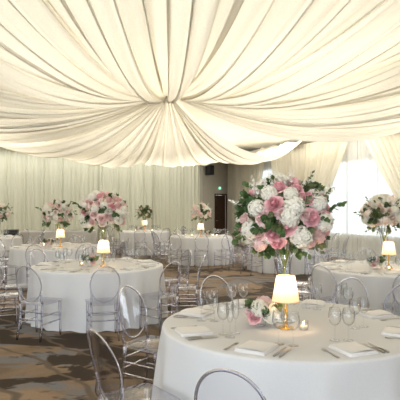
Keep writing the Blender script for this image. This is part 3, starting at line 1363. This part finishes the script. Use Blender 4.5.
# deeper-coloured rose hearts, also painting in the shade between petals
shaded_heart(M['pink'], (.80, .35, .40))
shaded_heart(M['blush'], (.86, .56, .54))
shaded_heart(M['peach'], (.89, .70, .58))
ROSE = {k: [rose_mesh(M[k], s + i * 31) for s in (1, 2)] for i, k in enumerate(('pink', 'blush', 'white', 'peach'))}
HYD = {k: [hydrangea_mesh(M[k], s + 5) for s in (1, 2)] for k in ('white', 'peach', 'blush')}
SPRIG = {'leaf': [sprig_mesh(M['leaf'], s, .20, 11, .017, .045) for s in (1, 2, 3)], 'sage': [sprig_mesh(M['sage'], s + 9, .21, 13, .012, .032) for s in (1, 2, 3)]}
SPIKE = [spike_mesh(M['white'], s) for s in (1, 2)]
FILL = {k: [sprig_mesh(M[k], s + 40, .12, 14, .024, .055, 'leaf_sprig') for s in (1, 2)] for k in ('leaf', 'sage')}


def face_rot(d, spin):
    q = Vector(d).normalized().to_track_quat('Z', 'Y')
    return (q @ Euler((0, 0, spin)).to_quaternion()).to_euler()


def make_vase(c, label, top=1.36):
    root = empty('trumpet_vase', (c[0], c[1], REST))
    tag(root, label, 'vase', 'tall glass trumpet vases')
    h = top - TOPZ
    out_ = [(.001, .0), (.075, .0), (.078, .004), (.07, .010), (.03, .02), (.026, .04), (.028, .10), (.036, h * .45), (.052, h * .75), (.082, h)]
    inn = [(r - .004, z) for r, z in out_[5:]][::-1] + [(.001, .045)]
    mb = MB()
    mb.lathe(out_ + inn, 32)
    mb.build('body', M['glass'], root)
    return root


MAIN = [  # u, v in the crop of the photograph turned into offsets on the ball: kind, colour, size
    (-.36, .60, 'r', 'pink', 1.12), (.47, .34, 'r', 'pink', 1.12), (-.12, .16, 'r', 'pink', 1.2), (-.38, .02, 'r', 'pink', 1.15), (-.62, .34, 'r', 'blush', .95),
    (.47, -.16, 'r', 'blush', .95), (.93, .04, 'r', 'pink', .95), (.86, .36, 'r', 'pink', .85), (.16, .90, 'r', 'pink', 1.0), (.40, .74, 'r', 'pink', .9), (-.20, .97, 'r', 'pink', .9),
    (-.97, .30, 'r', 'blush', .78), (-.28, -.16, 'r', 'pink', .95), (.06, .56, 'h', 'white', 1.15), (-.05, .34, 'h', 'white', 1.1), (.22, -.04, 'h', 'white', 1.25), (-.72, .52, 'h', 'white', 1.05),
    (-.84, .08, 'h', 'white', 1.1), (.76, .24, 'h', 'white', 1.1), (-.44, .82, 'h', 'white', .95), (.64, .62, 'h', 'white', 1.0), (.30, .40, 'r', 'blush', .7), (.78, -.10, 'r', 'blush', .85),
    (-.62, -.22, 'h', 'blush', .8), (.62, .02, 'r', 'blush', .8), (-.66, -.02, 'r', 'blush', .75), (.58, .80, 'h', 'white', .7), (.02, .80, 'h', 'white', .85), (-.2, .42, 'r', 'blush', .7), (.72, .46, 'r', 'blush', .7),
]


def bouquet(key, label, rad, zc, seed, pal, front=None, n=46, green='leaf', ns=16, dx=0., dy=.02, sq=.86, top=1.36, nspk=5, nfill=26):
    c = TABLES[key][0]
    cx, cy = c[0] + dx, c[1] + dy
    rnd = random.Random(seed)
    make_vase((cx, cy), 'tall clear glass trumpet vase on the ' + TABLES[key][2], top)
    root = empty('flower_bouquet', (cx, cy, zc))
    tag(root, label, 'bouquet', 'tall flower centrepieces')
    pr = rad - .05
    placed = []

    def put(d, kind, col, sz):
        d = Vector(d).normalized()
        p = Vector((d.x * pr, d.y * pr, d.z * pr * sq))
        me = (ROSE if kind == 'r' else HYD)[col][rnd.randrange(2)]
        s = sz * rnd.uniform(.96, 1.04) * ((1.0 if kind == 'h' else .97) if front else (.92 if kind == 'h' else .86))
        link('rose' if kind == 'r' else 'hydrangea', me, root, p, face_rot((d.x, d.y, d.z + .12), rnd.uniform(0, 6.28)), s)
        placed.append((d, s))
    if front:
        for u, v, kind, col, sz in front:
            vv = (v - .32) * 1.28
            q = u * u + vv * vv
            y = -math.sqrt(max(.03, 1 - q))
            put((u, y, vv), kind, col, sz)
    i = 0
    while len(placed) < n and i < 600:
        i += 1
        zz = rnd.uniform(-.55, 1)
        a = rnd.uniform(0, 2 * PI)
        rr = math.sqrt(1 - zz * zz)
        d = Vector((rr * math.cos(a), rr * math.sin(a), zz))
        if front and d.y < -.12:
            continue
        if any((d - e).length < (.34 if front else .29) - i * .0003 for e, _ in placed):
            continue
        kind, col = rnd.choice(pal)
        if kind == 'h' and col not in HYD:
            col = 'white'
        put(d, kind, col, rnd.uniform(.85, 1.15))
    for i in range(nfill):                     # short leafy filler between blooms
        zz = rnd.uniform(-.85, .9)
        a = rnd.uniform(0, 2 * PI)
        rr = math.sqrt(1 - zz * zz)
        d = Vector((rr * math.cos(a), rr * math.sin(a), zz))
        if i % 5 and min((d.normalized() - e).length for e, _ in placed) < .19:
            continue
        p = Vector((d.x, d.y, d.z * sq)) * (pr - .085)
        link('leaf_sprig', FILL[green if rnd.random() < .75 else ('sage' if green == 'leaf' else 'leaf')][i % 2], root, p, face_rot(d, rnd.uniform(0, 6.28)), rnd.uniform(.78, .98))
    for i in range(ns):                        # longer sprigs that stick out, mostly low and to the sides
        zz = rnd.uniform(-.8, .75)
        a = rnd.uniform(0, 2 * PI)
        rr = math.sqrt(1 - zz * zz)
        d = Vector((rr * math.cos(a), rr * math.sin(a), zz))
        if min((d.normalized() - e).length for e, _ in placed) < .13:
            continue
        p = Vector((d.x, d.y, d.z * sq)) * (pr - .10)
        link('leaf_sprig', SPRIG['leaf' if (green == 'leaf' and i % 3) else 'sage'][i % 3], root, p, face_rot(d + Vector((0, 0, .1)), rnd.uniform(0, 6.28)), rnd.uniform(.85, 1.15))
    for i in range(nspk):
        a = [R(130), R(50), R(175), R(10), R(88), R(150), R(30), R(110), R(68)][i % 9] + rnd.uniform(-.25, .25)
        d = Vector((math.cos(a), rnd.uniform(-.5, .2), abs(math.sin(a)) * .9 + .25)).normalized()
        p = Vector((d.x, d.y, d.z * sq)) * (pr - .06)
        link('blossom_spike', SPIKE[i % 2], root, p, face_rot(d, rnd.uniform(0, 6.28)), rnd.uniform(.85, 1.1))
    # stems that cross in the vase
    mb = MB()
    zt, zb = 0. - .08, (REST + .14) - zc
    zm = (top - .20) - zc
    for k in range(11):
        a = 2 * PI * k / 11 + rnd.uniform(-.2, .2)
        r0 = rnd.uniform(.06, .13)
        r2 = rnd.uniform(.008, .016)
        mb.tube([(r0 * math.cos(a), r0 * math.sin(a), zt), (.042 * math.cos(a), .042 * math.sin(a), top - .06 - zc), (.008 * math.cos(a + 1.5), .008 * math.sin(a + 1.5), zm),
                 (-.02 * math.cos(a), -.02 * math.sin(a), zm - .12), (-r2 * math.cos(a), -r2 * math.sin(a), zb)], .0042, 6)
    mb.build('stems', M['stem'], root)
    mb = MB()                                   # the mossy core that the stems are set in
    mb.lathe([(.001, -.16), (.10, -.13), (.20, -.05), (.22, .06), (.16, .16), (.001, .20)], 20)
    s = (rad - .09) / .30
    for k in range(len(mb.v)):
        mb.v[k] = tuple(x * s for x in mb.v[k])
    mb.build('leafy_core', M['leaf'], root)
    return root


PW = [('r', 'pink'), ('r', 'pink'), ('r', 'blush'), ('h', 'white'), ('h', 'white')]
BW = [('r', 'blush'), ('r', 'blush'), ('h', 'white'), ('h', 'white'), ('r', 'white'), ('r', 'peach'), ('r', 'peach')]
WB = [('h', 'white'), ('h', 'white'), ('r', 'white'), ('r', 'peach'), ('h', 'peach')]
bouquet('t1', 'large bouquet of pink roses and white hydrangeas in the vase on the foreground table', .375, 1.56, 11, PW, MAIN, n=70, ns=36, dx=-.035, dy=.04, top=1.37, nspk=9, nfill=90)
bouquet('t2', 'round bouquet of pink and white flowers above the left middle table', .385, 1.545, 12, [('r', 'pink'), ('r', 'blush'), ('r', 'blush'), ('r', 'blush'), ('r', 'white'), ('r', 'peach'), ('h', 'white'), ('h', 'white'), ('h', 'white')], n=84, dx=.07, ns=22, nspk=5, nfill=40)
bouquet('t3', 'round bouquet of blush roses and white flowers above the left rear table', .36, 1.47, 13, BW, n=76, dx=.0, ns=20, nfill=40)
bouquet('t7', 'white and peach bouquet with trailing greenery before the bright window', .325, 1.53, 14, WB, n=70, green='sage', ns=34, nfill=50, dx=.04, top=1.33, nspk=2)
bouquet('t4', 'small pale pink bouquet above the far table before the dark door', .315, 1.46, 15, [('r', 'blush'), ('h', 'blush'), ('h', 'white'), ('r', 'white')], n=46, ns=8, top=1.30)
bouquet('t5', 'small green and cream bouquet above the farthest table by the back curtain', .27, 1.44, 16, [('r', 'peach'), ('r', 'white')], n=15, green='sage', ns=30, top=1.28, nfill=60, nspk=1)
bouquet('t6', 'white bouquet cut by the left edge above the far left table', .33, 1.46, 17, WB, n=36, green='sage', ns=18, dx=.30)


def posy(key, dx, dy, seed, pal, label, big=1.):
    c = TABLES[key][0]
    rnd = random.Random(seed)
    root = empty('posy', (c[0] + dx, c[1] + dy, REST))
    tag(root, label, 'posy', 'low flower posies beside the lamps')
    mb = MB()
    mb.lathe([(.001, .0), (.03, 0), (.034, .005), (.034, .035), (.03, .04), (.001, .04)], 20)
    mb.build('dish', M['glass'], root)
    for i, (u, v, h) in enumerate(((-.05, -.055, .055), (.052, -.05, .06), (.0, .0, .115), (.065, .03, .085), (-.072, .02, .07), (.0, .07, .08), (-.02, -.065, .105), (.03, .05, .125))):
        kind, col = pal[i % len(pal)]
        s = rnd.uniform(.68, .82) * big
        d = Vector((u * 10, v * 10, .45))
        link('rose' if kind == 'r' else 'hydrangea', (ROSE if kind == 'r' else HYD)[col][i % 2], root, (u * big, v * big, (h + .012) * big), face_rot(d, rnd.uniform(0, 6)), s)
    for i in range(9):
        a = 2 * PI * i / 9 + rnd.uniform(-.2, .2)
        d = Vector((math.cos(a), math.sin(a), 1.0))
        link('leaf_sprig', FILL['leaf' if i % 2 else 'sage'][i % 2], root, (.03 * math.cos(a), .03 * math.sin(a), .062), face_rot(d, rnd.uniform(0, 6)), rnd.uniform(.72, .85) * big)
    return root


posy('t1', -.225, -.08, 1, [('r', 'pink'), ('h', 'white'), ('r', 'blush'), ('h', 'white'), ('r', 'blush')], 'low posy of pink and white roses beside the lamp on the foreground table', 1.22)
posy('t2', -.08, -.20, 2, [('r', 'white'), ('r', 'blush'), ('r', 'peach')], 'low posy of blush roses beside the lamp on the left middle table')
posy('t3', -.11, -.2, 3, [('r', 'blush'), ('r', 'peach'), ('h', 'white')], 'low posy of blush roses beside the lamp on the left rear table', 1.1)
posy('t7', -.15, -.18, 4, [('r', 'blush'), ('r', 'white'), ('r', 'peach')], 'low posy of pale roses beside the lamp before the bright window')
posy('t4', .19, -.2, 5, [('r', 'peach'), ('r', 'white')], 'low posy of peach roses on the far table before the dark door')
posy('t5', -.17, -.2, 6, [('r', 'peach'), ('r', 'white')], 'low posy of peach roses on the farthest table by the back curtain')

# ------------------------------------------------------------------ small fixtures
s = .12
q = B_ + dd * .30 - dn * .17
sp = empty('wall_speaker', (q.x, q.y, 3.13), rz)
tag(sp, 'small black loudspeaker mounted high on the wall left of the dark door', 'loudspeaker')
mb = MB()
mb.box((0, 0, 0), (.27, .24, .40))
mb.build('cabinet', M['black'], sp)
mb = MB()
mb.box((0, -.126, 0), (.24, .012, .37))
mb.build('grille', M['grille'], sp)
mb = MB()
mb.box((0, .14, 0), (.06, .05, .12))
mb.build('bracket', M['black'], sp)
q = B_ + dd * 1.35 - dn * .035
sg = empty('exit_sign', (q.x, q.y, 2.42), rz)
tag(sg, 'small glowing green sign above the dark door', 'sign')
mb = MB()
mb.box((0, 0, 0), (.17, .05, .12))
mb.build('housing', M['white_trim'], sg)
mb = MB()
mb.box((0, -.027, 0), (.14, .006, .09))
mb.build('lit_face', M['sign'], sg)
ec = empty('equipment_case', (-6.15, 16.7, 0), .25)
tag(ec, 'black equipment case standing by the back curtain at far left', 'case')
mb = MB()
mb.box((0, 0, .43), (.42, .45, .74))
mb.build('body', M['black'], ec)
mb = MB()
mb.box((0, 0, .84), (.43, .46, .075))
mb.build('lid', M['black'], ec)
mb = MB()
mb.tube([(-.07, -.235, .5), (-.07, -.265, .5), (.07, -.265, .5), (.07, -.235, .5)], .009)
mb.build('handle', M['steel'], ec)
for sx in (-1, 1):
    for sy in (-1, 1):
        mb = MB()
        mb.tube([(sx * .16 - .012, sy * .17, .03), (sx * .16 + .012, sy * .17, .03)], .03, 14)
        mb.build('caster', M['black'], ec)
ps = empty('hanging_spotlight', (-.23, 18.6, 3.16))
tag(ps, 'tiny lit spotlight just under the drapes near the back curtain', 'spotlight')
mb = MB()
mb.tube([(0, 0, .08), (0, 0, CEIL - 3.16)], .008)
mb.build('rod', M['steel'], ps)
mb = MB()
mb.tube([(0, .12, .03), (0, -.04, .0)], .05, 16)
mb.build('head', M['white_trim'], ps)
mb = MB()
mb.tube([(0, -.042, 0), (0, -.05, -.002)], .042, 16)
mb.build('lens', M['spot'], ps)

# ------------------------------------------------------------------ light
w = bpy.data.worlds.new('daylight')
sc.world = w
w.use_nodes = True
bg = w.node_tree.nodes['Background']
bg.inputs['Color'].default_value = (.86, .935, 1.0, 1)
bg.inputs['Strength'].default_value = 4.2


def area(name, loc, rot, sx, sy, watts, col):
    d = bpy.data.lights.new(name, 'AREA')
    d.shape = 'RECTANGLE'
    d.size, d.size_y = sx, sy
    d.energy = watts
    d.color = col
    o = bpy.data.objects.new(name, d)
    COL.objects.link(o)
    o.location = loc
    o.rotation_euler = rot
    return o


WARM = (1, .945, .855)
for x, y, e in ((-6, 2.6, 135), (-6, 8.4, 220), (-6, 14.6, 200), (0, 2.6, 120), (0, 8.5, 200), (-.8, 15.6, 210), (6, 2.6, 130), (5.4, 8.5, 200), (2.6, 14.6, 170)):
    area('drape_fill_light', (x, y, CEIL - .02), (0, 0, 0), 5, 6, e, WARM)  # unseen fill areas added above the drapes so the cloth glows

# unseen fill light added to brighten the back curtain, behind the ends of the drapes
q = A_ + bd * (BL / 2) - bn * .85
area('curtain_fill_light', (q.x, q.y, CEIL - .02), (R(-12), 0, math.atan2(bd.y, bd.x)), BL - .6, .7, 130, (1, .96, .86))
q = C_ + wd * 8.0 - wn * .7
area('curtain_fill_light', (q.x, q.y, CEIL - .02), (R(-20), 0, math.atan2(wd.y, wd.x)), 9, .5, 100, (1, .95, .84))  # second added fill, brightens the window-wall curtains
sc.view_settings.view_transform = 'Standard'
sc.view_settings.look = 'None'
sc.view_settings.exposure = 0.3
sc.view_settings.gamma = 1.0
sc.view_settings.use_curve_mapping = False
sc.cycles.max_bounces = 10
sc.cycles.diffuse_bounces = 5
sc.cycles.glossy_bounces = 4
sc.cycles.transmission_bounces = 8
sc.cycles.transparent_max_bounces = 48
sc.cycles.sample_clamp_indirect = 6
sc.cycles.caustics_reflective = False
sc.cycles.caustics_refractive = False
